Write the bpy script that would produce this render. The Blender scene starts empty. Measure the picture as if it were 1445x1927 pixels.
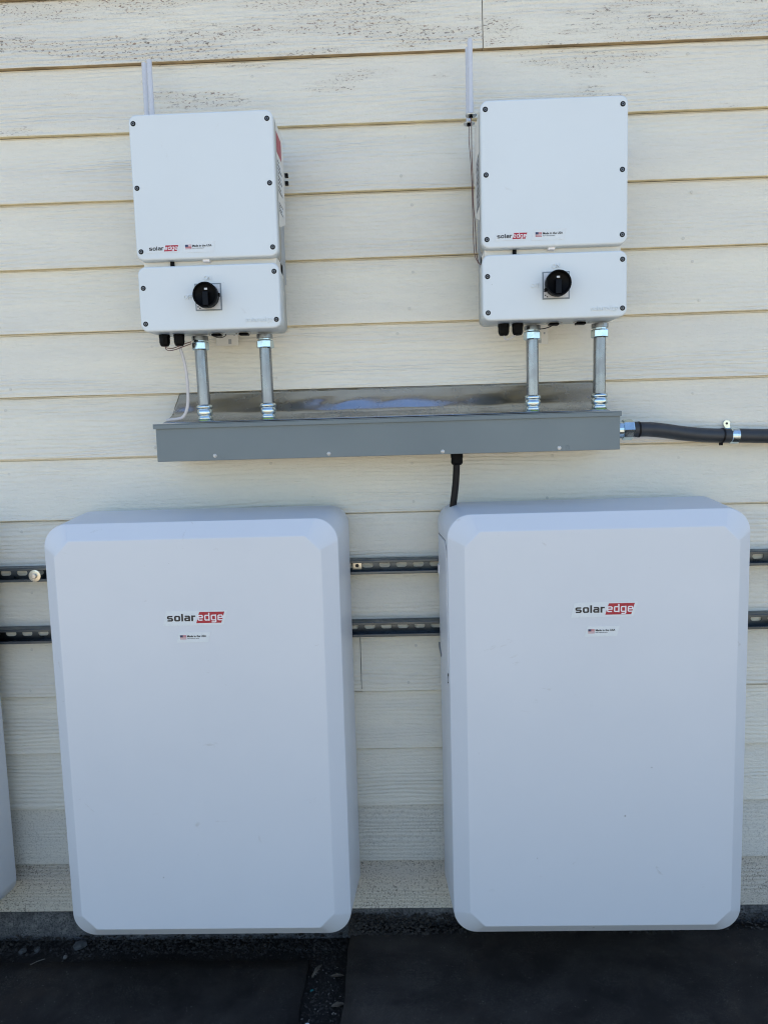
import bpy, bmesh, math, random
from mathutils import Vector, Matrix
random.seed(7)
S = bpy.context.scene
COL = S.collection
R = math.radians

# ------------------------------------------------------------------ camera
cd = bpy.data.cameras.new('camera')
cam = bpy.data.objects.new('camera', cd)
COL.objects.link(cam)
S.camera = cam
cd.sensor_fit = 'VERTICAL'
cd.sensor_height = 24.0
cd.lens = 16.3733
cd.clip_start = 0.05
cd.clip_end = 500
_r = Vector((0.99930623, 0.02490124, -0.02769459))
_u = Vector((0.02494457, 0.10467411, 0.99419369))
_f = Vector((-0.02765557, 0.99419478, -0.10398034))
cam.matrix_world = Matrix(((_r.x, _u.x, -_f.x, 0.832356), (_r.y, _u.y, -_f.y, -2.098),
                           (_r.z, _u.z, -_f.z, 1.305828), (0, 0, 0, 1)))

# ------------------------------------------------------------------ sky, sun, exposure
SUN_EL, SUN_ROT = 58.0, 14.0          # sun stands behind the house: the wall is in open shade
w = bpy.data.worlds.new('World')
S.world = w
w.use_nodes = True
nt = w.node_tree
bg = nt.nodes['Background']
sky = nt.nodes.new('ShaderNodeTexSky')
sky.sky_type = 'NISHITA'
sky.sun_disc = False
sky.sun_elevation = R(SUN_EL)
sky.sun_rotation = R(SUN_ROT)
sky.air_density = 1.0
sky.dust_density = 0.6
sky.ozone_density = 1.5
nt.links.new(sky.outputs[0], bg.inputs[0])
bg.inputs[1].default_value = 0.15
sl = bpy.data.lights.new('sun', 'SUN')
sl.energy = 4.6
sl.angle = R(0.53)
sl.color = (1.0, 0.95, 0.87)
sun = bpy.data.objects.new('sun', sl)
COL.objects.link(sun)
sd = Vector((math.sin(R(SUN_ROT)) * math.cos(R(SUN_EL)), math.cos(R(SUN_ROT)) * math.cos(R(SUN_EL)), math.sin(R(SUN_EL))))
sun.rotation_euler = sd.to_track_quat('Z', 'Y').to_euler()
sun.location = (2, 6, 9)
S.view_settings.view_transform = 'Standard'
S.view_settings.look = 'None'
S.view_settings.exposure = 0.99
S.view_settings.gamma = 1.0
S.view_settings.use_curve_mapping = False
S.cycles.max_bounces = 8
S.cycles.diffuse_bounces = 5
S.cycles.use_adaptive_sampling = True
S.cycles.adaptive_threshold = 0.02
S.cycles.use_denoising = True
S.cycles.filter_width = 1.1

# ------------------------------------------------------------------ materials
def new_mat(name):
    m = bpy.data.materials.new(name)
    m.use_nodes = True
    t = m.node_tree
    return m, t, t.nodes['Principled BSDF']

def N(t, kind, **kw):
    n = t.nodes.new(kind)
    for k, v in kw.items():
        if k.startswith('i_'):
            key = k[2:]
            n.inputs[int(key) if key.isdigit() else key].default_value = v
        else:
            setattr(n, k, v)
    return n

def ramp(t, src, stops):
    n = t.nodes.new('ShaderNodeValToRGB')
    e = n.color_ramp.elements
    while len(e) < len(stops):
        e.new(0.5)
    for el, (p, c) in zip(e, stops):
        el.position = p
        el.color = (c, c, c, 1) if not isinstance(c, tuple) else (*c, 1)
    t.links.new(src, n.inputs[0])
    return n.outputs[0]

def mixc(t, fac, a, b, blend='MIX'):
    n = t.nodes.new('ShaderNodeMix')
    n.data_type = 'RGBA'
    n.blend_type = blend
    for i, v in ((0, fac), (6, a), (7, b)):
        if isinstance(v, bpy.types.NodeSocket):
            t.links.new(v, n.inputs[i])
        elif i == 0:
            n.inputs[0].default_value = v
        else:
            n.inputs[i].default_value = (*v, 1)
    return n.outputs[2]

def math_(t, op, a, b=None):
    n = t.nodes.new('ShaderNodeMath')
    n.operation = op
    for i, v in ((0, a), (1, b)):
        if v is None:
            continue
        if isinstance(v, bpy.types.NodeSocket):
            t.links.new(v, n.inputs[i])
        else:
            n.inputs[i].default_value = v
    return n.outputs[0]

def coords(t, scale=(1, 1, 1), rand=True):
    tc = t.nodes.new('ShaderNodeTexCoord')
    mp = t.nodes.new('ShaderNodeMapping')
    mp.inputs['Scale'].default_value = scale
    t.links.new(tc.outputs['Object'], mp.inputs[0])
    if rand:
        oi = t.nodes.new('ShaderNodeObjectInfo')
        cb = t.nodes.new('ShaderNodeCombineXYZ')
        t.links.new(math_(t, 'MULTIPLY', oi.outputs['Random'], 37.0), cb.inputs[0])
        t.links.new(math_(t, 'MULTIPLY', oi.outputs['Random'], 11.0), cb.inputs[1])
        t.links.new(cb.outputs[0], mp.inputs['Location'])
    return mp.outputs[0]

def noise(t, vec, scale, detail=4, rough=0.55, dist=0.0):
    n = t.nodes.new('ShaderNodeTexNoise')
    n.inputs['Scale'].default_value = scale
    n.inputs['Detail'].default_value = detail
    n.inputs['Roughness'].default_value = rough
    n.inputs['Distortion'].default_value = dist
    t.links.new(vec, n.inputs['Vector'])
    return n.outputs[0]

def bump(t, bsdf, h, strength, dist, prev=None):
    b = t.nodes.new('ShaderNodeBump')
    b.inputs['Strength'].default_value = strength
    b.inputs['Distance'].default_value = dist
    t.links.new(h, b.inputs['Height'])
    if prev is not None:
        t.links.new(prev, b.inputs['Normal'])
    t.links.new(b.outputs[0], bsdf.inputs['Normal'])
    return b.outputs[0]

def plain(name, col, rough=0.5, metal=0.0, var=0.06, nscale=30.0, bmp=0.0, bscale=300.0, rvar=0.1, spec=None):
    """procedural paint / plastic / metal: slight mottling, uneven gloss, optional fine relief"""
    m, t, b = new_mat(name)
    v = coords(t)
    n = noise(t, v, nscale, 5, 0.6)
    dark = tuple(c * (1 - var) for c in col)
    light = tuple(min(1, c * (1 + var * 0.6)) for c in col)
    t.links.new(ramp(t, n, [(0.3, dark), (0.7, light)]), b.inputs['Base Color'])
    t.links.new(ramp(t, n, [(0.25, min(1, rough + rvar)), (0.75, max(0.03, rough - rvar))]), b.inputs['Roughness'])
    b.inputs['Metallic'].default_value = metal
    if spec is not None:
        b.inputs['Specular IOR Level'].default_value = spec
    if bmp:
        bump(t, b, noise(t, v, bscale, 2, 0.5), bmp, 0.001)
    return m

def siding(name, speck, dirt, grain=0.55, base=(0.885, 0.84, 0.705)):
    """weathered cream lap board paint: embossed wood grain, hairline checks, worn-through specks"""
    m, t, b = new_mat(name)
    v = coords(t, (1, 1, 1))
    vs = coords(t, (1.0, 1.0, 9.0))
    vf = coords(t, (1.0, 1.0, 3.2))
    # broad tonal drift
    broad = noise(t, vs, 1.6, 4, 0.6)
    faded = tuple(c * 0.94 for c in (base[0] * 0.97, base[1] * 0.98, base[2] * 1.02))
    col = ramp(t, broad, [(0.35, faded), (0.66, base)])
    oi = t.nodes.new('ShaderNodeObjectInfo')
    col = mixc(t, math_(t, 'MULTIPLY', oi.outputs['Random'], 0.30), col, tuple(c * 0.86 for c in (base[0], base[1] * 1.01, base[2] * 1.06)))
    grime = ramp(t, noise(t, coords(t, (3.0, 3.0, 16.0)), 1.0, 6, 0.7, 0.6), [(0.54, 0.0), (0.76, 0.10)])
    col = mixc(t, grime, col, (0.50, 0.49, 0.43))
    # embossed grain
    wv = t.nodes.new('ShaderNodeTexWave')
    wv.wave_type = 'BANDS'
    wv.bands_direction = 'Z'
    wv.inputs['Scale'].default_value = 2.6
    wv.inputs['Distortion'].default_value = 11.0
    wv.inputs['Detail'].default_value = 3.5
    wv.inputs['Detail Scale'].default_value = 0.55
    wv.inputs['Detail Roughness'].default_value = 0.55
    t.links.new(coords(t, (1.3, 1.0, 9.0)), wv.inputs[0])
    fine = noise(t, coords(t, (16.0, 16.0, 95.0)), 1.6, 6, 0.70, 0.9)
    pebb = noise(t, coords(t, (70.0, 70.0, 170.0)), 1.0, 3, 0.6)
    region = ramp(t, noise(t, vs, 0.9, 2), [(0.42, 0.15), (0.62, 1.0)])
    # hairline checks
    chk = noise(t, coords(t, (2.2, 1.0, 26.0)), 1.2, 5, 0.6, 0.9)
    chk_line = ramp(t, chk, [(0.4925, 0.0), (0.5, 1.0), (0.5075, 0.0)])
    chk_where = ramp(t, noise(t, vs, 2.3, 2), [(0.57, 0.0), (0.66, 1.0)])
    chk_m = math_(t, 'MULTIPLY', chk_line, chk_where)
    col = mixc(t, math_(t, 'MULTIPLY', chk_m, 0.10), col, (0.40, 0.36, 0.28))
    col = mixc(t, ramp(t, fine, [(0.36, 0.0), (0.54, 0.04), (0.68, 0.18)]), col, tuple(c * 0.80 for c in base))
    # worn specks, strung along the grain
    if speck > 0:
        s1 = noise(t, coords(t, (105.0, 105.0, 260.0)), 1.0, 2.5, 0.6, 0.5)
        s2 = noise(t, coords(t, (24.0, 24.0, 190.0)), 1.0, 4, 0.75, 0.9)
        area = noise(t, coords(t, (2.0, 1.0, 15.0)), 1.0, 4, 0.6)
        sp = ramp(t, s1, [(0.585, 0.0), (0.635, 1.0)])
        sp2 = ramp(t, s2, [(0.625, 0.0), (0.655, 1.0)])
        am = ramp(t, area, [(0.62 - 0.17 * speck, 0.0), (0.70 - 0.17 * speck, 1.0)])
        tot = math_(t, 'MULTIPLY', math_(t, 'MAXIMUM', sp, sp2), am)
        brown = ramp(t, noise(t, v, 40, 2), [(0.36, (0.06, 0.043, 0.033)), (0.60, (0.26, 0.15, 0.095))])
        col = mixc(t, math_(t, 'MULTIPLY', am, 0.13), col, (0.42, 0.33, 0.24))
        col = mixc(t, math_(t, 'MULTIPLY', tot, 0.78), col, brown)
    if dirt > 0:
        d1 = noise(t, coords(t, (190.0, 190.0, 210.0)), 1.0, 3, 0.7)
        dm = ramp(t, d1, [(0.52, 0.0), (0.62, 1.0)])
        da = ramp(t, noise(t, v, 5, 3), [(0.3, 0.35), (0.65, 1.0)])
        col = mixc(t, math_(t, 'MULTIPLY', math_(t, 'MULTIPLY', dm, da), dirt), col, (0.10, 0.085, 0.065))
    t.links.new(col, b.inputs['Base Color'])
    b.inputs['Roughness'].default_value = 0.55
    b.inputs['Specular IOR Level'].default_value = 0.35
    g = math_(t, 'ADD', math_(t, 'MULTIPLY', math_(t, 'MULTIPLY', wv.outputs[1], region), 0.75), math_(t, 'MULTIPLY', fine, 0.9))
    g = math_(t, 'ADD', g, math_(t, 'MULTIPLY', pebb, 0.7))
    g = math_(t, 'SUBTRACT', g, math_(t, 'MULTIPLY', chk_m, 0.10))
    bump(t, b, g, min(1.0, grain * 1.5), 0.0040)
    return m

MAT = {}
MAT['side_heavy'] = siding('siding_heavily_worn', 1.0, 0.10, 0.6)
MAT['side_mid'] = siding('siding_worn', 0.45, 0.05, 0.55)
MAT['side'] = siding('siding_paint', 0.0, 0.0, 0.52)
MAT['side_low'] = siding('siding_splashed', 0.0, 0.36, 0.30, (0.78, 0.74, 0.63))
MAT['side_dirty'] = siding('siding_dirty', 0.0, 0.95, 0.28, (0.64, 0.58, 0.48))
MAT['lap_edge'] = plain('warm_bounce_cream_edge', (0.82, 0.71, 0.45), 0.6, 0, 0.25, 14, 0.3, 200)  # cream paint, yellowed to carry the warm bounce light under the laps
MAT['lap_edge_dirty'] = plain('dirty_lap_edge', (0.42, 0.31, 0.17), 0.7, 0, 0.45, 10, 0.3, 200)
MAT['nail'] = plain('painted_nail_head', (0.72, 0.69, 0.60), 0.5, 0, 0.2)
MAT['sheath'] = plain('wall_sheathing', (0.10, 0.09, 0.08), 0.9)

def concrete():
    m, t, b = new_mat('foundation_concrete')
    v = coords(t)
    n1 = noise(t, v, 26, 8, 0.75)
    n2 = noise(t, v, 170, 3, 0.7)
    c = ramp(t, n1, [(0.35, (0.05, 0.05, 0.052)), (0.55, (0.14, 0.14, 0.14)), (0.72, (0.27, 0.265, 0.25))])
    c = mixc(t, ramp(t, n2, [(0.48, 0.0), (0.62, 0.8)]), c, (0.03, 0.03, 0.03))
    t.links.new(c, b.inputs['Base Color'])
    b.inputs['Roughness'].default_value = 0.9
    bump(t, b, math_(t, 'ADD', n1, n2), 0.8, 0.006)
    return m
MAT['concrete'] = concrete()

def rubber(name, base):
    m, t, b = new_mat(name)
    v = coords(t)
    n1 = noise(t, v, 5, 6, 0.65)
    n2 = noise(t, v, 420, 3, 0.7)
    n3 = noise(t, v, 130, 2, 0.5)
    c = ramp(t, n1, [(0.3, tuple(k * 0.6 for k in base)), (0.55, base), (0.75, (base[0] * 2.3, base[1] * 2.05, base[2] * 1.75))])
    dust = math_(t, 'MULTIPLY', ramp(t, n2, [(0.50, 0.0), (0.66, 0.85)]), ramp(t, noise(t, v, 9, 4, 0.6), [(0.38, 0.05), (0.66, 1.0)]))
    c = mixc(t, dust, c, (0.13, 0.115, 0.095))
    c = mixc(t, ramp(t, noise(t, v, 2.2, 5, 0.7, 0.8), [(0.48, 0.0), (0.66, 0.5)]), c, (0.06, 0.051, 0.043))
    c = mixc(t, ramp(t, n3, [(0.735, 0.0), (0.76, 0.6)]), c, (0.22, 0.21, 0.19))
    t.links.new(c, b.inputs['Base Color'])
    b.inputs['Roughness'].default_value = 0.85
    b.inputs['Specular IOR Level'].default_value = 0.3
    bump(t, b, math_(t, 'ADD', n2, math_(t, 'MULTIPLY', n1, 0.6)), 0.6, 0.003)
    return m
MAT['mat'] = rubber('black_rubber', (0.0185, 0.0150, 0.0130))
MAT['soil'] = rubber('dark_soil', (0.011, 0.010, 0.009))

def yard():
    m, t, b = new_mat('pale_yard')
    v = coords(t)
    n1 = noise(t, v, 0.6, 6, 0.6)
    n2 = noise(t, v, 60, 4, 0.7)
    c = ramp(t, n1, [(0.3, (0.42, 0.35, 0.25)), (0.7, (0.55, 0.47, 0.35))])
    c = mixc(t, ramp(t, n2, [(0.4, 0.0), (0.65, 0.6)]), c, (0.22, 0.19, 0.15))
    t.links.new(c, b.inputs['Base Color'])
    b.inputs['Roughness'].default_value = 0.9
    bump(t, b, n2, 0.6, 0.01)
    return m
MAT['yard'] = yard()

def shell(name, col, rough, scuff):
    """powder-coated white shell with faint smudges and scuffs"""
    m, t, b = new_mat(name)
    v = coords(t)
    n = noise(t, v, 3.0, 5, 0.6)
    c = ramp(t, n, [(0.3, tuple(k * 0.965 for k in col)), (0.7, col)])
    s = noise(t, coords(t, (9.0, 9.0, 13.0)), 1.0, 6, 0.7, 1.2)
    c = mixc(t, math_(t, 'MULTIPLY', ramp(t, s, [(0.66, 0.0), (0.74, 1.0)]), scuff), c, (0.50, 0.49, 0.47))
    k = noise(t, coords(t, (60.0, 60.0, 60.0)), 1.0, 1.5, 0.5)
    c = mixc(t, math_(t, 'MULTIPLY', ramp(t, k, [(0.80, 0.0), (0.82, 1.0)]), scuff * 1.6), c, (0.30, 0.29, 0.28))
    t.links.new(c, b.inputs['Base Color'])
    t.links.new(ramp(t, n, [(0.3, rough + 0.06), (0.7, rough - 0.05)]), b.inputs['Roughness'])
    bump(t, b, noise(t, v, 900, 2, 0.5), 0.12, 0.0006)
    return m
MAT['battery'] = shell('battery_white_paint', (0.710, 0.730, 0.755), 0.40, 0.6)
MAT['white'] = shell('inverter_white_paint', (0.735, 0.785, 0.80), 0.42, 0.22)
MAT['cream'] = shell('inverter_side_paint', (0.78, 0.76, 0.70), 0.5, 0.1)
MAT['sticker'] = plain('sticker_white', (0.74, 0.775, 0.78), 0.3, 0, 0.03)
MAT['red'] = plain('sticker_red', (0.42, 0.012, 0.03), 0.35, 0, 0.08)
MAT['flagred'] = plain('flag_red', (0.48, 0.09, 0.10), 0.35, 0, 0.05)
MAT['navy'] = plain('flag_blue', (0.03, 0.04, 0.11), 0.35, 0, 0.05)
MAT['ink'] = plain('black_ink', (0.012, 0.012, 0.015), 0.4, 0, 0.05)
MAT['inkwhite'] = plain('white_ink', (0.85, 0.82, 0.82), 0.4, 0, 0.02)
MAT['labelred'] = plain('warning_label_red', (0.42, 0.05, 0.07), 0.45, 0, 0.1)
MAT['labelgrey'] = plain('label_grey', (0.36, 0.38, 0.40), 0.5, 0, 0.1)
MAT['black'] = plain('black_plastic', (0.0035, 0.0035, 0.004), 0.5, 0, 0.15, spec=0.12)
MAT['handle'] = plain('black_handle_plastic', (0.004, 0.005, 0.008), 0.4, 0, 0.1, spec=0.14)
MAT['plate'] = plain('switch_plate_grey', (0.68, 0.69, 0.70), 0.35, 0.0, 0.06)
MAT['plateframe'] = plain('switch_plate_rim', (0.22, 0.25, 0.27), 0.4, 0.2, 0.06)
MAT['screwdark'] = plain('screw_recess', (0.012, 0.012, 0.012), 0.6, spec=0.2)
MAT['zincdull'] = plain('dull_zinc_screw', (0.62, 0.62, 0.62), 0.4, 0.9, 0.2)
MAT['screwgrey'] = plain('screw_head_steel', (0.20, 0.20, 0.20), 0.4, 0.7, 0.2)
MAT['steel'] = plain('stainless_steel', (0.55, 0.55, 0.54), 0.28, 1.0, 0.1, 60)
MAT['alu'] = plain('heat_sink_aluminium', (0.46, 0.50, 0.54), 0.45, 0.6, 0.08)
MAT['antenna'] = plain('antenna_plastic', (0.60, 0.62, 0.67), 0.25, 0, 0.03)
MAT['cable_white'] = plain('cable_white', (0.62, 0.59, 0.58), 0.5, 0, 0.08)
MAT['wire_brown'] = plain('wire_brown', (0.17, 0.09, 0.08), 0.5, 0, 0.2)
MAT['wire_black'] = plain('wire_black', (0.007, 0.006, 0.006), 0.5, spec=0.25)
MAT['grey'] = plain('grey_enamel', (0.165, 0.20, 0.21), 0.38, 0.0, 0.05, 4, 0.08, 700)
MAT['flex'] = plain('liquidtight_grey', (0.030, 0.034, 0.040), 0.45, 0, 0.1, 40, 0.1, 300)
MAT['gasket'] = plain('green_gasket', (0.35, 0.50, 0.10), 0.5)
MAT['bronze'] = plain('leaf_brown', (0.15, 0.12, 0.085), 0.8, 0, 0.4, 60)
MAT['stone'] = plain('grey_stone', (0.075, 0.075, 0.072), 0.85, 0, 0.4, 50, 0.5, 120)
MAT['crumb'] = plain('pale_crumb', (0.16, 0.145, 0.125), 0.85, 0, 0.5, 8)
MAT['litter_dark'] = plain('dark_litter', (0.035, 0.030, 0.025), 0.85, 0, 0.6, 8)
MAT['teal'] = plain('teal_plastic', (0.02, 0.22, 0.22), 0.4)
MAT['brass'] = plain('zinc_washer', (0.72, 0.66, 0.54), 0.32, 1.0, 0.12, 90)

def galv(name, col, rough, streak, blue=0.0):
    m, t, b = new_mat(name)
    v = coords(t)
    n1 = noise(t, coords(t, streak), 1.0, 6, 0.65)
    n2 = noise(t, v, 24, 4, 0.6)
    q = 0.72 + 0.5 * blue
    c = ramp(t, n1, [(0.3, tuple(k * q for k in col)), (0.7, tuple(min(1, k * 1.12) for k in col))])
    t.links.new(c, b.inputs['Base Color'])
    b.inputs['Metallic'].default_value = 1.0
    t.links.new(ramp(t, n2, [(0.3, rough + 0.12), (0.7, max(0.05, rough - 0.08))]), b.inputs['Roughness'])
    bump(t, b, math_(t, 'ADD', n1, n2), 0.05, 0.002)
    return m
MAT['emt'] = galv('galvanised_conduit', (0.31, 0.32, 0.33), 0.28, (90, 90, 5))
MAT['zinc'] = galv('bright_zinc', (0.66, 0.76, 0.78), 0.15, (30, 30, 30))
MAT['flash'] = galv('galvanised_sheet', (0.40, 0.42, 0.44), 0.20, (2.2, 20, 40), 0.46)
MAT['strut'] = galv('strut_steel', (0.10, 0.115, 0.13), 0.32, (4, 60, 60))

# ------------------------------------------------------------------ mesh helpers
def link(name, me, mats, parent=None, loc=None, smooth=False, weighted=False):
    if not isinstance(mats, (list, tuple)):
        mats = [mats]
    for m in mats:
        me.materials.append(MAT[m])
    o = bpy.data.objects.new(name, me)
    COL.objects.link(o)
    if parent is not None:
        o.parent = parent
    if loc is not None:
        o.location = loc
    if smooth:
        me.shade_smooth()
    if weighted:
        wn = o.modifiers.new('wn', 'WEIGHTED_NORMAL')
        wn.weight = 80
    return o

def tag(o, label, cat, group=None):
    o['label'] = label
    o['category'] = cat
    if group:
        o['group'] = group
    return o

def thing(name, label, cat, loc=(0, 0, 0), group=None):
    o = bpy.data.objects.new(name, None)
    o.empty_display_size = 0.05
    COL.objects.link(o)
    o.location = loc
    return tag(o, label, cat, group)

def fromdata(name, v, f, recalc=True):
    me = bpy.data.meshes.new(name)
    me.from_pydata([tuple(p) for p in v], [], f)
    if recalc:
        bm = bmesh.new()
        bm.from_mesh(me)
        bmesh.ops.remove_doubles(bm, verts=bm.verts, dist=1e-6)
        bmesh.ops.recalc_face_normals(bm, faces=bm.faces)
        bm.to_mesh(me)
        bm.free()
    me.update()
    return me

def box_bm(bm, x0, x1, y0, y1, z0, z1):
    vs = [bm.verts.new(p) for p in ((x0, y0, z0), (x1, y0, z0), (x1, y1, z0), (x0, y1, z0),
                                    (x0, y0, z1), (x1, y0, z1), (x1, y1, z1), (x0, y1, z1))]
    fs = [bm.faces.new([vs[i] for i in q]) for q in ((3, 2, 1, 0), (4, 5, 6, 7), (0, 1, 5, 4), (1, 2, 6, 5), (2, 3, 7, 6), (3, 0, 4, 7))]
    return vs, fs

def rbox(name, x0, x1, y0, y1, z0, z1, bev=0.0, seg=2):
    bm = bmesh.new()
    box_bm(bm, x0, x1, y0, y1, z0, z1)
    if bev > 0:
        bmesh.ops.bevel(bm, geom=list(bm.edges), offset=bev, segments=seg, profile=0.5, affect='EDGES')
    me = bpy.data.meshes.new(name)
    bm.to_mesh(me)
    bm.free()
    return me

def boxes(name, lst, bev=0.0):
    bm = bmesh.new()
    for b in lst:
        box_bm(bm, *b)
    if bev > 0:
        bmesh.ops.bevel(bm, geom=list(bm.edges), offset=bev, segments=1, affect='EDGES')
    me = bpy.data.meshes.new(name)
    bm.to_mesh(me)
    bm.free()
    return me

def outline(x0, x1, z0, z1, r, n=8):
    """rounded rectangle in the xz plane, counter-clockwise seen from -y, fixed vertex count"""
    pts = []
    for cx, cz, a0 in ((x1 - r, z0 + r, -90), (x1 - r, z1 - r, 0), (x0 + r, z1 - r, 90), (x0 + r, z0 + r, 180)):
        for k in range(n + 1):
            a = R(a0 + 90 * k / n)
            pts.append((cx + r * math.cos(a), cz + r * math.sin(a)))
    return pts

def chamfered(x0, x1, z0, z1, c, n=8, soft=0.18):
    """rectangle with 45 degree cut corners, same vertex count as outline"""
    pts = []
    for (ax, az), (bx, bz) in (((x1 - c, z0), (x1, z0 + c)), ((x1, z1 - c), (x1 - c, z1)), ((x0 + c, z1), (x0, z1 - c)), ((x0, z0 + c), (x0 + c, z0))):
        for k in range(n + 1):
            t = k / n
            pts.append((ax + (bx - ax) * t, az + (bz - az) * t))
    return pts

def loft(name, rings, cap0=True, cap1=True):
    """rings: list of (y, [(x,z)...]) or (list of (x,y,z))"""
    v, f = [], []
    n = len(rings[0][1])
    for y, pts in rings:
        for p in pts:
            v.append((p[0], y if len(p) == 2 else p[1], p[-1]))
    for i in range(len(rings) - 1):
        for k in range(n):
            a, b = i * n + k, i * n + (k + 1) % n
            f.append((a, b, b + n, a + n))
    if cap0:
        f.append(tuple(range(n)))
    if cap1:
        f.append(tuple(range((len(rings) - 1) * n, len(rings) * n)))
    return fromdata(name, v, f)

def slab(name, x0, x1, z0, z1, r, yb, yf, edge=0.004, draft=0.0, n=8):
    """rounded slab whose front (towards -y) edge is softened; back outline shrunk by draft"""
    def o(i):
        return outline(x0 + i, x1 - i, z0 + i, z1 - i, max(r - i, 0.002), n)
    rings = [(yb, o(draft)), (yf + edge, o(0)), (yf + edge * 0.55, o(edge * 0.13)), (yf + edge * 0.2, o(edge * 0.42)), (yf, o(edge))]
    return loft(name, rings)

def frame_of(d):
    d = Vector(d).normalized()
    a = Vector((0, 0, 1)) if abs(d.z) < 0.9 else Vector((1, 0, 0))
    x = d.cross(a).normalized()
    return x, d.cross(x).normalized(), d

def lathe(name, prof, origin=(0, 0, 0), axis=(0, 0, 1), n=24, close=True):
    """profile of (radius, distance along axis)"""
    x, y, d = frame_of(axis)
    o = Vector(origin)
    v, f = [], []
    for r, t in prof:
        for k in range(n):
            a = 2 * math.pi * k / n
            v.append(o + d * t + x * (r * math.cos(a)) + y * (r * math.sin(a)))
    for i in range(len(prof) - 1):
        for k in range(n):
            a, b = i * n + k, i * n + (k + 1) % n
            f.append((a, b, b + n, a + n))
    if close:
        f.append(tuple(range(n)))
        f.append(tuple(range((len(prof) - 1) * n, len(prof) * n)))
    return fromdata(name, v, f)

def spline(pts, per=8):
    P = [Vector(p) for p in pts]
    P = [P[0] * 2 - P[1]] + P + [P[-1] * 2 - P[-2]]
    out = []
    for i in range(1, len(P) - 2):
        a, b, c, d = P[i - 1:i + 3]
        for k in range(per):
            t = k / per
            out.append(0.5 * ((2 * b) + (c - a) * t + (2 * a - 5 * b + 4 * c - d) * t * t + (3 * b - a - 3 * c + d) * t ** 3))
    out.append(P[-2])
    return out

def tube(name, pts, r, n=10, per=8, smooth=True):
    path = spline(pts, per) if smooth else [Vector(p) for p in pts]
    v, f = [], []
    x, y, d = frame_of(path[1] - path[0])
    for i, p in enumerate(path):
        d2 = (path[min(i + 1, len(path) - 1)] - path[max(i - 1, 0)]).normalized()
        q = d.rotation_difference(d2)
        x, y, d = q @ x, q @ y, d2
        rr = r[0] + (r[1] - r[0]) * i / (len(path) - 1) if isinstance(r, tuple) else r
        for k in range(n):
            a = 2 * math.pi * k / n
            v.append(p + x * (rr * math.cos(a)) + y * (rr * math.sin(a)))
    for i in range(len(path) - 1):
        for k in range(n):
            a, b = i * n + k, i * n + (k + 1) % n
            f.append((a, b, b + n, a + n))
    f.append(tuple(range(n)))
    f.append(tuple(range((len(path) - 1) * n, len(path) * n)))
    return fromdata(name, v, f)

def text_mesh(body, x0, x1, z0, z1, y, depth=0.0002, bold=0.0, full=None):
    """lettering fitted to a box in the xz plane, facing -y (full = string whose height fills the box)"""
    cu = bpy.data.curves.new('lettering', 'FONT')
    cu.body = body
    cu.size = 1.0
    cu.extrude = 0.05
    cu.offset = bold
    cu.resolution_u = 3
    ob = bpy.data.objects.new('lettering_tmp', cu)
    COL.objects.link(ob)
    dg = bpy.context.evaluated_depsgraph_get()
    me = bpy.data.meshes.new_from_object(ob.evaluated_get(dg))
    bpy.data.objects.remove(ob)
    me.materials.clear()
    xs = [v.co.x for v in me.vertices]
    ys = [v.co.y for v in me.vertices]
    ax, bx, ay, by = min(xs), max(xs), min(ys), max(ys)
    for v in me.vertices:
        v.co = (x0 + (v.co.x - ax) / (bx - ax) * (x1 - x0), y - (v.co.z + 0.05) / 0.1 * depth,
                z0 + (v.co.y - ay) / (by - ay) * (z1 - z0))
    return me

GLYPH = {   # squarish strokes on a grid: x-height 1
    's': ([[(.80, 1), (.12, 1), (0, .88), (0, .62), (.12, .5), (.68, .5), (.80, .38), (.80, .12), (.68, 0), (0, 0)]], .80),
    'o': ([[(.12, 0), (.68, 0), (.80, .12), (.80, .88), (.68, 1), (.12, 1), (0, .88), (0, .12), (.12, 0)]], .80),
    'l': ([[(0, -.1), (0, 1.5)]], 0),
    'a': ([[(.04, 1), (.66, 1), (.78, .88), (.78, -.1)], [(.78, .55), (.12, .55), (0, .43), (0, .12), (.12, 0), (.78, 0)]], .78),
    'r': ([[(0, -.1), (0, 1.1)], [(0, .80), (.18, 1), (.52, 1)]], .50),
    'e': ([[(0, .5), (.80, .5), (.80, .88), (.68, 1), (.12, 1), (0, .88), (0, .12), (.12, 0), (.76, 0)]], .80),
    'd': ([[(.80, 0), (.12, 0), (0, .12), (0, .88), (.12, 1), (.80, 1)], [(.80, -.1), (.80, 1.5)]], .80),
    'g': ([[(.80, 0), (.12, 0), (0, .12), (0, .88), (.12, 1), (.80, 1)], [(.80, 1.1), (.80, -.32), (.68, -.44), (.06, -.44)]], .80),
}
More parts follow.
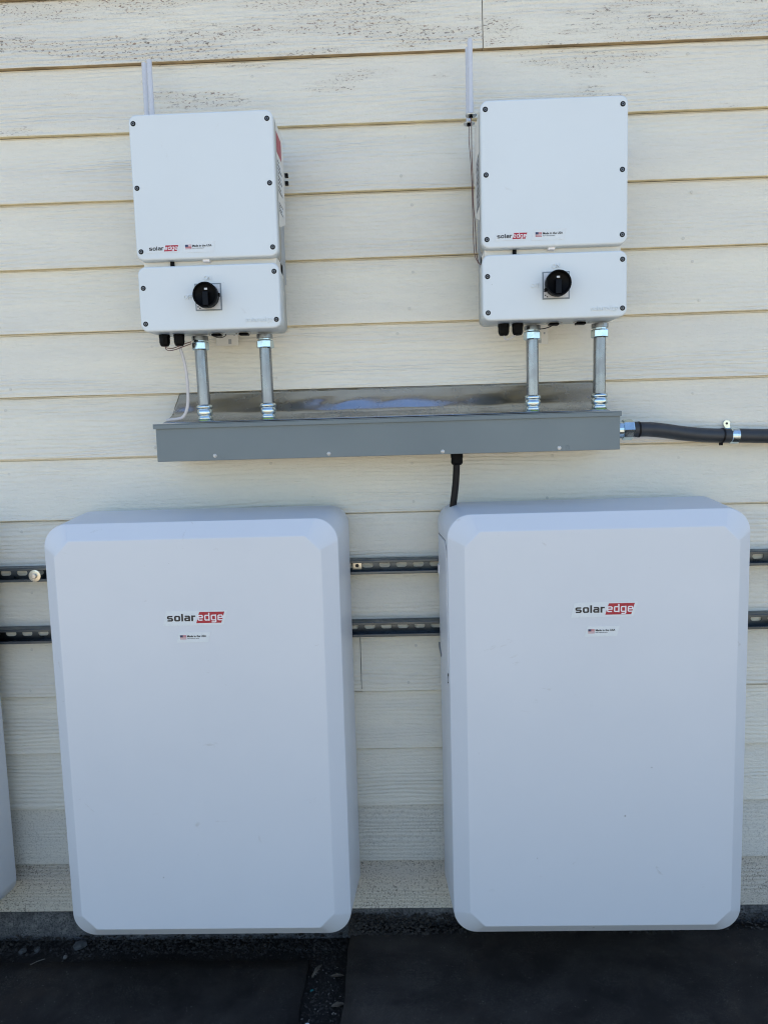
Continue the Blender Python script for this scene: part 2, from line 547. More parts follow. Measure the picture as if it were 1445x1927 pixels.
def stroke_text(body, x0, x1, zbase, xh, y, wt=.2):
    """flat lettering built from thick strokes, fitted between x0 and x1, baseline zbase, x-height xh"""
    gap = .34
    adv, tot = [], 0
    for ch in body:
        adv.append(tot)
        tot += GLYPH[ch][1] + gap + wt * .6
    tot -= gap + wt * .6
    kx = (x1 - x0) / (tot + wt)
    v, f, c = [], [], 0
    for ch, a in zip(body, adv):
        for line in GLYPH[ch][0]:
            for (ax, az), (bx, bz) in zip(line[:-1], line[1:]):
                d = math.hypot(bx - ax, bz - az)
                ux, uz = (bx - ax) / d, (bz - az) / d
                e = wt * .25
                px, pz = -uz * wt / 2, ux * wt / 2
                b = len(v)
                c += 1
                for qx, qz in ((ax - ux * e + px, az - uz * e + pz), (bx + ux * e + px, bz + uz * e + pz), (bx + ux * e - px, bz + uz * e - pz), (ax - ux * e - px, az - uz * e - pz)):
                    v.append((x0 + (a + qx + wt / 2) * kx, y - c * 4e-6, zbase + (qz * (1 - wt) + wt / 2) * xh))
                f.append((b, b + 1, b + 2, b + 3))
    return fromdata('wordmark', v, f, False)

def quads(name, polys, thick=0.0003):
    """flat printed film: list of closed xz polygons at distance y, thickness towards -y; one material index each"""
    v, f, mi = [], [], []
    for pts, y, idx in polys:
        b = len(v)
        n = len(pts)
        for (x, z) in pts:
            v.append((x, y, z))
        for (x, z) in pts:
            v.append((x, y - thick, z))
        f.append(tuple(range(b + n, b + 2 * n)))
        mi.append(idx)
        for k in range(n):
            f.append((b + k, b + (k + 1) % n, b + n + (k + 1) % n, b + n + k))
            mi.append(idx)
    me = bpy.data.meshes.new(name)
    me.from_pydata(v, [], f)
    for p, i in zip(me.polygons, mi):
        p.material_index = i
    me.update()
    return me

def rect(x0, x1, z0, z1, sk=0.0):
    return [(x0, z0), (x1, z0), (x1 + sk, z1), (x0 + sk, z1)]

# ------------------------------------------------------------------ ground
def sheet(name, x0, x1, y0, y1, z, mat):
    me = fromdata(name, [(x0, y0, z), (x1, y0, z), (x1, y1, z), (x0, y1, z)], [(0, 1, 2, 3)], False)
    o = link(name, me, mat)
    o['kind'] = 'structure'
    return o
sheet('ground', -60, 60, -60, 60, -0.300, 'soil')
sheet('yard', -60, 60, -60, -2.3, -0.292, 'yard')

def uneven_slab(name, x0, x1, y0, y1, z0, z1, mat, label, nx=40, ny=24, amp=0.0016, wob=0.004, seed=1):
    rnd = random.Random(seed)
    ph = [rnd.uniform(0, 6) for _ in range(6)]
    v, f = [], []
    for j in range(ny + 1):
        for i in range(nx + 1):
            x = x0 + (x1 - x0) * i / nx
            y = y0 + (y1 - y0) * j / ny
            if i in (0, nx):
                x += wob * (math.sin(y * 21 + ph[0]) + 0.6 * math.sin(y * 47 + ph[1])) * 0.6
            if j in (0, ny):
                y += wob * (math.sin(x * 17 + ph[2]) + 0.5 * math.sin(x * 53 + ph[3])) * 0.6
            e = min(i, nx - i, j, ny - j)
            z = z1 + amp * (math.sin(x * 9 + ph[4]) * math.cos(y * 13 + ph[5]) + rnd.uniform(-0.5, 0.5))
            if e == 0:
                z -= 0.006
            v.append((x, y, z))
    W = nx + 1
    for j in range(ny):
        for i in range(nx):
            a = j * W + i
            f.append((a, a + 1, a + W + 1, a + W))
    rim = [i for i in range(W)] + [j * W + nx for j in range(1, ny + 1)] + [ny * W + i for i in range(nx - 1, -1, -1)] + [j * W for j in range(ny - 1, 0, -1)]
    b = len(v)
    for k in rim:
        v.append((v[k][0], v[k][1], z0))
    n = len(rim)
    for k in range(n):
        f.append((rim[k], rim[(k + 1) % n], b + (k + 1) % n, b + k))
    o = link(name, fromdata(name, v, f), mat, smooth=True)
    return tag(o, label, 'mat', 'rubber mats below the batteries')
uneven_slab('rubber_mat', 0.632, 2.9, -1.2, -0.012, -0.299, -0.240, 'mat', 'thick black rubber mat below the battery at right, pushed up to the wall', seed=3)
uneven_slab('rubber_mat', -1.9, 0.506, -1.2, -0.105, -0.299, -0.281, 'mat', 'thin black rubber mat lying lower, below the battery at left', seed=5)

# ------------------------------------------------------------------ lap-sided wall
Z0, SP = 2.5779, 0.1864          # lap edge of row 0, exposure
WX0, WX1 = -3.6, 5.4
wall = thing('siding_wall', 'cream painted lap-sided house wall with weathered boards', 'wall', (0, 0, 0))
JOINT = {1: 1.0887, 11: 0.6893, 0: -1.3, 2: 3.1, 3: -1.9, 4: 2.9, 5: -0.9, 6: 3.4, 7: -2.0, 8: 2.6, 9: -1.4, 10: 3.0, 12: -0.8, 13: 2.7, 14: -1.6, 15: 3.2, -1: 2.4, -2: -0.4, -3: 1.9}
PT = 0.0105                       # board thickness at its lap

def plank(row, xa, xb, zlo, ztop, mat, seed):
    rnd = random.Random(seed)
    ph = [rnd.uniform(0, 6.28) for _ in range(6)]
    n = max(4, int((xb - xa) / 0.06))
    # cross-section: lower back, lower front lip rounded, face, tucked top, back
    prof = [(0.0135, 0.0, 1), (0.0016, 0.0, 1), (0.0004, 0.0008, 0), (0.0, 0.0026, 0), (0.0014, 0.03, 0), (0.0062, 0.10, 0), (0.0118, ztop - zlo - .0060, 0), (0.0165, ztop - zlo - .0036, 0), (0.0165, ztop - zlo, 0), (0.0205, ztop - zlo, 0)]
    v, f, mi = [], [], []
    for i in range(n + 1):
        x = xa + (xb - xa) * i / n
        sag = 0.0007 * math.sin(x * 2.1 + ph[0]) + 0.0004 * math.sin(x * 7.3 + ph[1]) + rnd.uniform(-0.0002, 0.0002)
        bow = 0.0009 * math.sin(x * 1.7 + ph[2]) + 0.0005 * math.sin(x * 5.1 + ph[3])
        for k, (y, dz, e) in enumerate(prof):
            lo = 1.0 if k < 5 else 0.4
            v.append((x, y + bow * lo, zlo + dz + sag * (1 if k < 5 else 0)))
    m = len(prof)
    for i in range(n):
        for k in range(m - 1):
            a = i * m + k
            f.append((a, a + 1, a + m + 1, a + m))
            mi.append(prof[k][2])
        a = i * m
        f.append((a + m - 1, a, a + m, a + 2 * m - 1))
        mi.append(0)
    f.append(tuple(range(m)))
    mi.append(0)
    f.append(tuple(range(n * m, n * m + m)))
    mi.append(0)
    me = bpy.data.meshes.new('siding_plank')
    me.from_pydata(v, [], f)
    for p, i in zip(me.polygons, mi):
        p.material_index = i
    bm = bmesh.new()
    bm.from_mesh(me)
    bmesh.ops.recalc_face_normals(bm, faces=bm.faces)
    bm.to_mesh(me)
    bm.free()
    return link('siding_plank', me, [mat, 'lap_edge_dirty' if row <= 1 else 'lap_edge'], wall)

planks = {}
for row in range(-3, 16):
    zlo = Z0 - row * SP
    if row == 15:
        zlo = Z0 - 14 * SP - 0.1622
    ztop = zlo + (SP if row < 15 else 0.1622) + 0.0006
    mat = 'side_heavy' if row <= 1 else 'side_mid' if row == 2 else 'side' if row < 14 else 'side_low' if row < 15 else 'side_dirty'
    j = JOINT[row]
    planks[row] = [plank(row, WX0, j - 0.0011, zlo, ztop, mat, row * 7 + 50), plank(row, j + 0.0011, WX1, zlo, ztop, mat, row * 7 + 53)]
ZBOT = Z0 - 14 * SP - 0.1622
link('sheathing', rbox('sheathing', WX0, WX1, 0.0220, 0.16, ZBOT + 0.004, 3.2), 'sheath', wall)
link('shade_roof', fromdata('shade_roof', [(WX0 - .2, -0.06, 3.16), (WX1 + .2, -0.06, 3.16), (WX1 + .2, 2.6, 3.9), (WX0 - .2, 2.6, 3.9),
                               (WX0 - .2, -0.06, 3.22), (WX1 + .2, -0.06, 3.22), (WX1 + .2, 2.6, 3.96), (WX0 - .2, 2.6, 3.96)],
                      [(0, 1, 2, 3), (4, 5, 6, 7), (0, 1, 5, 4), (1, 2, 6, 5), (2, 3, 7, 6), (3, 0, 4, 7)]), 'sheath', wall)  # unseen slab added above the wall top to lengthen its shadow
# foundation strip with a lumpy face
v, f = [], []
rnd = random.Random(4)
nx, nz = 220, 4
for j in range(nz + 1):
    for i in range(nx + 1):
        v.append((WX0 + (WX1 - WX0) * i / nx, 0.006 + rnd.uniform(-0.002, 0.002), -0.32 + (ZBOT + 0.003 + 0.32) * j / nz))
for j in range(nz):
    for i in range(nx):
        a = j * (nx + 1) + i
        f.append((a, a + 1, a + nx + 2, a + nx + 1))
b0 = len(v)
v += [(WX0, 0.2, -0.32), (WX1, 0.2, -0.32), (WX1, 0.2, ZBOT + 0.003), (WX0, 0.2, ZBOT + 0.003)]
f += [(b0, b0 + 1, b0 + 2, b0 + 3)]
link('foundation', fromdata('foundation', v, f, False), 'concrete', wall)
# painted-over nail heads
nail_me = lathe('nail_head', [(0.0, -0.0002), (0.0030, 0.0), (0.0046, 0.0005), (0.0046, 0.003)], (0, 0, 0), (0, 1, 0), 12, False)
NAILS = [(x + dx, r) for r in range(1, 12) for x, dx in ((-0.34, 0), (0.07, .02), (0.46, 0), (0.87, -.02), (1.28, 0.01), (1.68, 0))]
rnd = random.Random(21)
for x, r in NAILS:
    for dz in (0.03, 0.148):
        if rnd.random() < 0.45:
            continue
        zz = Z0 - r * SP + dz + rnd.uniform(-0.01, 0.008)
        xx = x + rnd.uniform(-0.03, 0.03)
        yy = 0.0014 if dz < 0.05 else 0.0094
        o = link('nail_head', nail_me.copy(), 'nail', planks[r][0 if xx < JOINT[r] else 1], (xx, yy - 0.0012, zz))

# ------------------------------------------------------------------ slotted strut rails
def strut(z0, z1, label):
    y0, y1, t = -0.0425, -0.0012, 0.0026
    xa, xb, pitch = -2.2, 3.0, 0.0508
    root = thing('strut_rail', label, 'rail', (0, 0, z0), 'strut rails behind the batteries')
    h = z1 - z0
    bm = bmesh.new()
    n = int((xb - xa) / pitch)
    hl, hr = 0.0170, 0.0085
    for i in range(n):                       # back web, one slotted cell after another
        cx = xa + (i + 0.5) * pitch
        hx0, hx1, hz0, hz1 = cx - pitch / 2, cx + pitch / 2, t, h - t
        inner, outer = [], []
        for cc, a0 in ((cx + hl - hr, -90), (cx - hl + hr, 90)):
            for k in range(7):
                a = R(a0 + 180 * k / 6)
                px, pz = cc + hr * math.cos(a), h / 2 + hr * math.sin(a)
                inner.append((px, pz))
                dx, dz = px - cx, pz - h / 2
                s = min((pitch / 2) / max(abs(dx), 1e-6), (hz1 - hz0) / 2 / max(abs(dz), 1e-6))
                outer.append((cx + dx * s, h / 2 + dz * s))
        corners = {}
        m = len(inner)
        for yy, flip in ((y1, False), (y1 - t, True)):
            vi = [bm.verts.new((p[0], yy, p[1])) for p in inner]
            vo = [bm.verts.new((p[0], yy, p[1])) for p in outer]
            corners[flip] = vi
            for k in range(m):
                k2 = (k + 1) % m
                bm.faces.new((vi[k], vi[k2], vo[k2], vo[k]))
                a, b = outer[k], outer[k2]
                if abs(a[0] - b[0]) > 1e-6 and abs(a[1] - b[1]) > 1e-6:   # fill the cell corner
                    c = (hx1 if max(a[0], b[0]) > cx else hx0, hz1 if max(a[1], b[1]) > h / 2 + .001 else hz0)
                    bm.faces.new((vo[k], vo[k2], bm.verts.new((c[0], yy, c[1]))))
        for k in range(m):
            k2 = (k + 1) % m
            bm.faces.new((corners[False][k], corners[False][k2], corners[True][k2], corners[True][k]))
    me = bpy.data.meshes.new('web')
    bmesh.ops.recalc_face_normals(bm, faces=bm.faces)
    bm.to_mesh(me)
    bm.free()
    link('web', me, 'strut', root)
    link('flange', rbox('flange', xa, xb, y0, y1, h - t, h, 0.0008, 2), 'strut', root)
    link('flange', rbox('flange', xa, xb, y0, y1, 0, t, 0.0008, 2), 'strut', root)
    link('lip', rbox('lip', xa, xb, y0 - 0.0006, y0 + t, h - 0.0085, h - 0.0004, 0.001, 2), 'strut', root)
    link('lip', rbox('lip', xa, xb, y0 - 0.0006, y0 + t, 0.0004, 0.0085, 0.001, 2), 'strut', root)
strut(0.9045, 0.9475, 'upper slotted steel strut rail running behind the batteries')
strut(0.7125, 0.7580, 'lower slotted steel strut rail running behind the batteries')
b = thing('strut_bolt', 'round zinc washer with hex bolt on the upper rail left of the batteries', 'bolt', (-0.2847, -0.0435, 0.9235))
link('washer', lathe('washer', [(0.004, 0), (0.0178, 0.0), (0.0184, -0.0008), (0.0180, -0.0024), (0.004, -0.0026)], (0, 0, 0), (0, 1, 0), 32), 'brass', b, smooth=True, weighted=True)
link('hex_head', lathe('hex_head', [(0.0085, -0.0026), (0.0085, -0.0078), (0.0072, -0.0090), (0.001, -0.0092)], (0, 0, 0), (0, 1, 0), 6), 'steel', b)
b = thing('strut_washer', 'square zinc washer with dark hole inside the upper rail between the batteries', 'washer', (0.6882, -0.0040, 0.9255))
link('plate', rbox('plate', -0.014, 0.014, -0.004, 0, -0.0125, 0.0125, 0.0012), 'brass', b)
link('bolt_hole', lathe('bolt_hole', [(0.0001, -0.0046), (0.0052, -0.0046), (0.0056, -0.004)], (0, 0, 0), (0, 1, 0), 16), 'ink', b)

# ------------------------------------------------------------------ batteries
BW, BH = 0.79, 1.179
def brand(parent, x, z, wd, y, sub=True):
    """solaredge wordmark: black 'solar', white 'edge' on a red slanted block"""
    k = wd / 0.1535
    st = quads('brand_sticker', [([(x - .012 * k, z - .006 * k), (x + .150 * k, z - .006 * k), (x + .162 * k, z + .034 * k), (x - .002 * k, z + .034 * k)], y, 0),
                                 (rect(x + .0772 * k, x + .1440 * k, z, z + .030 * k, .0092 * k), y - .00035, 1)])
    link('brand_sticker', st, ['sticker', 'red'], parent)
    link('wordmark', stroke_text('solar', x, x + .0765 * k, z + .0050 * k, .0170 * k, y - .0007, .33), 'ink', parent)
    link('wordmark', stroke_text('edge', x + .0815 * k, x + .1490 * k, z + .0062 * k, .0165 * k, y - .0007, .24), 'inkwhite', parent)

def origin_sticker(parent, x, z, wd, y, sk=0.008):
    k = wd / 0.0698
    polys = [([(x - .010 * k, z - .010 * k), (x + .074 * k, z - .010 * k), (x + .074 * k + sk, z + .018 * k), (x - .010 * k + sk, z + .018 * k)], y, 0),
             (rect(x, x + .0165 * k, z - .001 * k, z + .0100 * k), y - .0004, 1)]
    for s in range(3):
        zz = z + (.0005 + s * .0034) * k
        polys.append((rect(x, x + .0165 * k, zz, zz + .0012 * k), y - .0007, 0))
    polys.append((rect(x, x + .0075 * k, z + .0045 * k, z + .0100 * k), y - .001, 2))
    link('origin_sticker', quads('origin_sticker', polys), ['sticker', 'flagred', 'navy'], parent)
    link('lettering', text_mesh('Made in the USA', x + .0190 * k, x + .0698 * k, z + .0042 * k, z + .0098 * k, y - .0007, .0002, 0.022), 'ink', parent)
    link('lettering', text_mesh('from imported parts', x + .0190 * k, x + .0500 * k, z - .0008 * k, z + .0022 * k, y - .0007, .0002, 0.0), 'ink', parent)

def battery(x, z, label, logo=True, logo_at=(0.3333, 0.9107, 0.3653, 0.8688)):
    root = thing('home_battery', label, 'battery', (x, 0, z), 'wall mounted batteries')
    YB, YO, YF, IN, CR, CH, DR = -0.046, -0.2681, -0.3020, 0.0427, 0.064, 0.041, 0.0130
    def o(i, r=CR, up=0.0):
        return outline(i - up, BW - i + up, i - up, BH - i + up, r, 10)
    def c(i):
        return chamfered(IN + i, BW - IN - i, IN + i, BH - IN - i, CH, 10)
    rear = loft('rear_housing', [(YB, o(0.010, CR * 0.8, DR)), (YB - .012, o(0.0, CR * 0.86, DR)), (-0.150, o(0, CR * 0.93, DR * 0.55)), (YO + .0045, o(0.0))], True, False)
    link('rear_housing', rear, 'battery', root, smooth=True, weighted=True)
    cov = loft('front_cover', [(YO + .0045, o(0.0)), (YO + .0018, o(0.0006)), (YO, o(0.0020)),
                               (YF + .0016, c(-.0020)), (YF + .0003, c(-.0002)), (YF, c(.0018))], False, True)
    fc = link('front_cover', cov, 'battery', root, smooth=True, weighted=True)
    if logo:
        brand(fc, logo_at[0], logo_at[1], 0.1535, YF - .0004)
        origin_sticker(fc, logo_at[2], logo_at[3], 0.0698, YF - .0004)
    # service cover and vent on the left flank
    def flank(pts, xo, th, nm, mat, par):
        def D(y):
            return DR * (1 if y > -.058 else 1 - .45 * (-.058 - y) / .092 if y > -.15 else .55 * (y + .2636) / .1136 if y > -.2636 else 0)
        v = [(xo - D(y), y, zz) for y, zz in pts] + [(xo - D(y) - th, y, zz) for y, zz in pts]
        n = len(pts)
        f = [tuple(range(n)), tuple(range(n, 2 * n))] + [(k, (k + 1) % n, n + (k + 1) % n, n + k) for k in range(n)]
        return link(nm, fromdata(nm, v, f), mat, par)
    sc = flank([(-.070, 1.103), (-.150, 1.103), (-.225, 1.103), (-.248, 1.082), (-.250, .760), (-.242, .716), (-.150, .7075), (-.070, .700)], 0.0006, 0.0022, 'service_cover', 'battery', root)
    flank([(-.070, 1.1062), (-.150, 1.1062), (-.2262, 1.1062), (-.2515, 1.083), (-.2515, 1.062), (-.250, 1.0620), (-.2496, 1.0826), (-.2254, 1.1042), (-.150, 1.1042), (-.070, 1.1042)], 0.0006, 0.0012, 'seam', 'ink', sc)
    flank([(-.2475, .742), (-.2395, .712), (-.236, .712), (-.2450, .742)], 0.0006, 0.0030, 'seam', 'ink', sc)
    lt = flank([(-.050, .772), (-.100, .750), (-.098, .742), (-.050, .756)], 0.0006, 0.0050, 'latch', 'plateframe', sc)
    flank([(-.052, 1.012), (-.088, 1.012), (-.088, .985), (-.052, .985)], 0.0006, 0.0042, 'latch', 'inkwhite', sc)
    link('mounting_bracket', boxes('mounting_bracket', [(.12, BW - .12, -.0465, -.0432, .80, .83), (.12, BW - .12, -.0465, -.0432, .98, 1.02)]), 'strut', root)
    return root
battery(-0.1323, -0.0760, 'large white wall battery hanging at left, below the inverter with the red side label')
battery(0.9458, -0.0764, 'large white wall battery hanging at right, with the black cable behind its top corner', True, (0.3274, 0.9112, 0.3606, 0.8633))
lb = battery(-1.2170, -0.0800, 'edge of a third white battery cut off by the left side of the photo', True)
link('vent_mark', lathe('vent_mark', [(0.0001, 0.0), (0.0052, 0.0), (0.0052, 0.0014), (0.0001, 0.0016)], (BW + .0072, -0.150, 0.280), (1, 0, 0), 12), 'ink', lb)

# ------------------------------------------------------------------ inverters
def screw(parent, x, z, y, r=0.0066):
    s = link('screw', lathe('screw', [(0.0001, 0.0), (r, 0.0), (r, -0.0003), (r * 0.60, -0.0004), (r * 0.56, -0.0011), (r * 0.30, -0.0012), (r * 0.26, -0.0006), (0.0001, -0.0006)], (x, y, z), (0, 1, 0), 20), 'screwdark', parent)
    me = s.data
    me.materials.append(MAT['screwgrey'])
    for p in me.polygons:
        c = p.center
        d = math.hypot(c.x - x, c.z - z)
        if r * 0.27 < d < r * 0.565:
            p.material_index = 1
    return s

def inverter(x, label, side_labels, switch_dx, logo_x, origin_x, lw, gl, plugs, conduit_x):
    Wd = 0.3729
    ztop, zmid, zbt, zbb = 2.1516, 1.7875, 1.7720, 1.6045
    b = zbb
    root = thing('inverter', label, 'inverter', (x, 0, b), 'wall mounted inverters')
    YF = -0.2250
    fc = link('front_cover', slab('front_cover', 0, Wd, zmid - b, ztop - b, 0.020, -0.186, YF, 0.006), 'white', root, smooth=True, weighted=True)
    for sx, sz in ((.0130, 2.1288), (.3582, 2.1288), (.0130, 1.9696), (.3582, 1.9706), (.0133, 1.8100), (.3590, 1.8106)):
        screw(fc, sx, sz - b, YF - .0002)
    brand(fc, logo_x, 1.8088 - b, 0.0772, YF - .0004)
    origin_sticker(fc, origin_x, 1.8135 - b, 0.0698, YF - .0004, 0.006)
    link('body', slab('body', .006, Wd - .006, zmid + .004 - b, ztop - .004 - b, 0.018, -0.135, -0.1862, 0.001), 'cream', root, smooth=True, weighted=True)
    sh = link('shroud', fromdata('shroud', *(lambda pr: ([(xx, y, z) for xx in (.0012, Wd - .0012) for y, z in pr],
              [tuple(range(len(pr))), tuple(range(len(pr), 2 * len(pr)))] + [(k, (k + 1) % len(pr), len(pr) + (k + 1) % len(pr), len(pr) + k) for k in range(len(pr))]))(
              [(-.1858, ztop - .010 - b), (-.078, ztop - .014 - b), (-.070, ztop - .022 - b), (-.070, 1.9115 - b), (-.166, 1.8760 - b), (-.1858, 1.8760 - b)])), 'cream', root)
    hs = [(.010, Wd - .010, -.085, -.048, 1.752 - b, 2.125 - b)]
    for k in range(15):
        fx = .010 + (Wd - .020 - .0035) * k / 14
        hs.append((fx, fx + .0035, -.134, -.0855, 1.760 - b, 2.10 - b))
    link('heat_sink', boxes('heat_sink', hs), 'alu', root)
    link('wall_bracket', boxes('wall_bracket', [(.06, Wd - .06, -.0475, -.0075, 1.80 - b, 2.09 - b), (conduit_x[2], conduit_x[3], -.0100, -.0070, conduit_x[4] - b, 1.7995 - b)], 0.0008), 'cream', root)
    link('bracket_hole', boxes('bracket_hole', [(conduit_x[3] - .0135, conduit_x[3] - .0085, -.0103, -.0099, conduit_x[4] + .028 - b, conduit_x[4] + .034 - b),
                                               (conduit_x[3] - .0290, conduit_x[3] - .0200, -.0103, -.0099, conduit_x[4] + .004 - b, conduit_x[4] + .018 - b)]), 'labelgrey', root)
    # flank labels
    for y0, y1, z0, z1, mat, lines in side_labels[1]:
        s = side_labels[0]
        xx = Wd - .0010 if s > 0 else .0010
        n = link('flank_label', rbox('flank_label', min(xx, xx + s * .0003), max(xx, xx + s * .0003), y0, y1, z0 - b, z1 - b), mat, sh)
        if lines:
            L = []
            for k in range(lines):
                zz = z0 + (z1 - z0) * (k + 0.35) / lines
                a, c = xx + s * .0004, xx + s * .0007
                L.append((min(a, c), max(a, c), y0 + .006, y1 - .006 - .02 * ((k * 7) % 3), zz - b, zz + (z1 - z0) / lines * 0.42 - b))
            link('flank_print', boxes('flank_print', L), 'ink' if mat != 'labelred' else 'sticker', sh)
    if side_labels[0] > 0:
        link('side_stud', boxes('side_stud', [(Wd - .001, Wd + .008, -.056, -.044, 2.046 - b, 2.055 - b), (Wd - .001, Wd + .008, -.056, -.044, 2.025 - b, 2.034 - b)]), 'black', root)
    # bits in the slot between the cover and the switch box
    link('plug', rbox('plug', .082, .092, -.206, -.13, zbt - .004 - b, zmid + .003 - b, .001), 'black', root)
    link('catch', rbox('catch', .1720, .1895, -.217, -.19, zmid - .0055 - b, zmid + .001 - b, .0006), 'inkwhite', root)
    link('neck', rbox('neck', .010, Wd - .010, -.200, -.100, zbt - .006 - b, zmid + .006 - b, .001), 'cream', root)
    # switch box
    sb = link('switch_box', slab('switch_box', 0, Wd, zbb - b, zbt - b, 0.020, -0.095, -0.2257, 0.006, 0.005), 'white', root, smooth=True, weighted=True)
    YS = -0.2257
    for sx, sz in ((.0135, 1.7170), (.0140, 1.6250), (.3600, 1.7490), (.3608, 1.6262)):
        screw(sb, sx, sz - b, YS - .0002)
    cx, cz = switch_dx, 1.6890 - b
    link('switch_plate', quads('switch_plate', [(rect(cx - .035, cx + .035, cz - .035, cz + .035), YS - .0001, 0), (rect(cx - .0315, cx + .0315, cz - .0315, cz + .0315), YS - .0016, 1),
                                                (rect(cx - .029, cx - .0265, cz - .0265, cz - .0235), YS - .0031, 2), (rect(cx - .0245, cx - .0215, cz - .0300, cz - .0275), YS - .0031, 2)], 0.0014), ['plateframe', 'plate', 'ink'], sb)
    kn = lathe('switch_knob', [(0.0001, 0), (.0285, 0), (.0300, -.004), (.0300, -.012), (.0325, -.015), (.0325, -.0310), (.0315, -.0330), (.0296, -.0332), (.0288, -.0320), (.0270, -.0215), (.0001, -.0210)], (cx, YS - .0030, cz), (0, 1, 0), 40)
    link('switch_knob', kn, 'black', sb, smooth=True, weighted=True)
    link('switch_handle', rbox('switch_handle', cx - .0075, cx + .0075, YS - .0345, YS - .0230, cz - .0275, cz + .0090, .0022, 3), 'handle', sb, smooth=True, weighted=True)
    link('pointer_mark', rbox('pointer_mark', cx - .0035, cx + .0045, YS - .0262, YS - .0240, cz + .0135, cz + .0185, .0004), 'plate', sb)
    link('padlock_tab', rbox('padlock_tab', cx + .0300, cx + .0355, YS - .026, YS - .016, cz - .004, cz + .005, .001) if side_labels[0] > 0 else
         rbox('padlock_tab', cx - .0340, cx - .0270, YS - .026, YS - .016, cz - .019, cz - .011, .001), 'black', sb)
    link('embossed_lettering', text_mesh('ON', cx - .010, cx + .010, cz + .0435, cz + .0545, YS + .0004, .0024, 0.012), 'white', sb)
    link('embossed_lettering', text_mesh('OFF', cx - .0655, cx - .0430, cz - .004, cz + .007, YS + .0004, .0024, 0.012), 'white', sb)
    link('embossed_lettering', text_mesh('solaredge', .2790, .3500, .0135, .0300, YS + .0004, .0024, 0.012), 'white', sb)
    # glands and blanking plugs underneath
    for gx in gl:
        g = lathe('cable_gland', [(.0155, .002), (.0155, -.006), (.0150, -.0065), (.0150, -.018), (.0135, -.024), (.0105, -.0285), (.006, -.0290)], (gx - x, -.152, 0), (0, 0, 1), 8)
        link('cable_gland', g, 'black', sb)
    for gx in plugs:
        link('blanking_plug', slab('blanking_plug', -.0135, .0135, -.0055, .0010, .003, .011, -.011, .004, .0), 'black', sb, (gx - x, -.150, 0), True, True)
        for q in (-.019, .019):
            link('plug_screw', lathe('plug_screw', [(.0026, -.0020), (.0030, -.0014), (.0030, .0005)], (gx - x + q, -.158, 0), (0, 0, 1), 8), 'steel', sb)
    return root

inverter(0.1512, 'white wall inverter at left with a red label on its right flank', (1, [
    (-.176, -.104, 2.0660, 2.1180, 'labelred', 0), (-.176, -.104, 1.9660, 2.0500, 'sticker', 9), (-.176, -.104, 1.9150, 1.9420, 'sticker', 4)]),
    0.1845, 0.0352, 0.1305, .0772, (0.1886, 0.2290), (0.3330, 0.4080), (0, 0, .1435, .2085, 1.5925))
inverter(1.0519, 'white wall inverter at right with a grey label on its left flank', (-1, [
    (-.178, -.106, 1.9100, 2.0440, 'labelgrey', 12)]),
    0.1895, 0.0394, 0.1375, .0772, (1.1165, 1.1542), (1.2520, 1.3239), (0, 0, .1700, .2140, 1.5680))

# antennas
def antenna(x, y, ztop, zbot, label, arm=.016):
    a = thing('antenna', label, 'antenna', (x, y, zbot), 'white rod antennas beside the inverters')
    h = ztop - zbot
    link('rod', lathe('rod', [(.0062, 0), (.0072, .001), (.0070, h - .003), (.0052, h - .0006), (.003, h)], (0, 0, 0), (0, 0, 1), 20), 'antenna', a, smooth=True, weighted=True)
    link('washer', lathe('washer', [(.0128, -.0046), (.0146, -.0040), (.0150, -.0022), (.0140, -.0006), (.006, -.0004)], (0, 0, 0), (0, 0, 1), 28), 'steel', a)
    link('nut', lathe('nut', [(.0040, -.0085), (.0058, -.0080), (.0058, -.0050), (.0050, -.0047)], (0, 0, 0), (0, 0, 1), 6), 'black', a)
    link('arm', rbox('arm', 0, arm, -.006, .006, -.0030, -.0012, .0004), 'alu', a)
    return a
antenna(1.0405, -0.108, 2.3600, 2.1690, 'taller front antenna rod beside the right inverter')
antenna(1.0395, -0.060, 2.3640, 2.1680, 'rear antenna rod half hidden beside the right inverter')
antenna(0.1462, -0.060, 2.3610, 2.1690, 'left one of two antenna rods rising behind the left inverter')
antenna(0.1772, -0.110, 2.3420, 2.1500, 'right one of two antenna rods rising behind the left inverter')
def wire(name, pts, r, mat, label, cat, n=8):
    o = link(name, tube(name, pts, r, n), mat, smooth=True)
    return tag(o, label, cat)
wire('antenna_lead', [(1.0410, -.108, 2.1620), (1.0420, -.105, 2.130), (1.0440, -.085, 2.075), (1.0480, -.062, 2.0200), (1.0490, -.060, 1.95), (1.0530, -.060, 1.8980), (1.0545, -.078, 1.81), (1.0600, -.098, 1.7800), (1.072, -.11, 1.771)],
     .0012, 'wire_brown', 'thin brown lead hanging from the front antenna down the right inverter', 'wire')
wire('antenna_lead', [(1.0400, -.060, 2.1600), (1.0395, -.060, 2.120), (1.0430, -.060, 2.07), (1.0465, -.055, 2.0), (1.0480, -.052, 1.90), (1.0500, -.060, 1.82), (1.057, -.09, 1.784)],
     .0011, 'wire_brown', 'thin brown lead hanging from the rear antenna down the right inverter', 'wire')

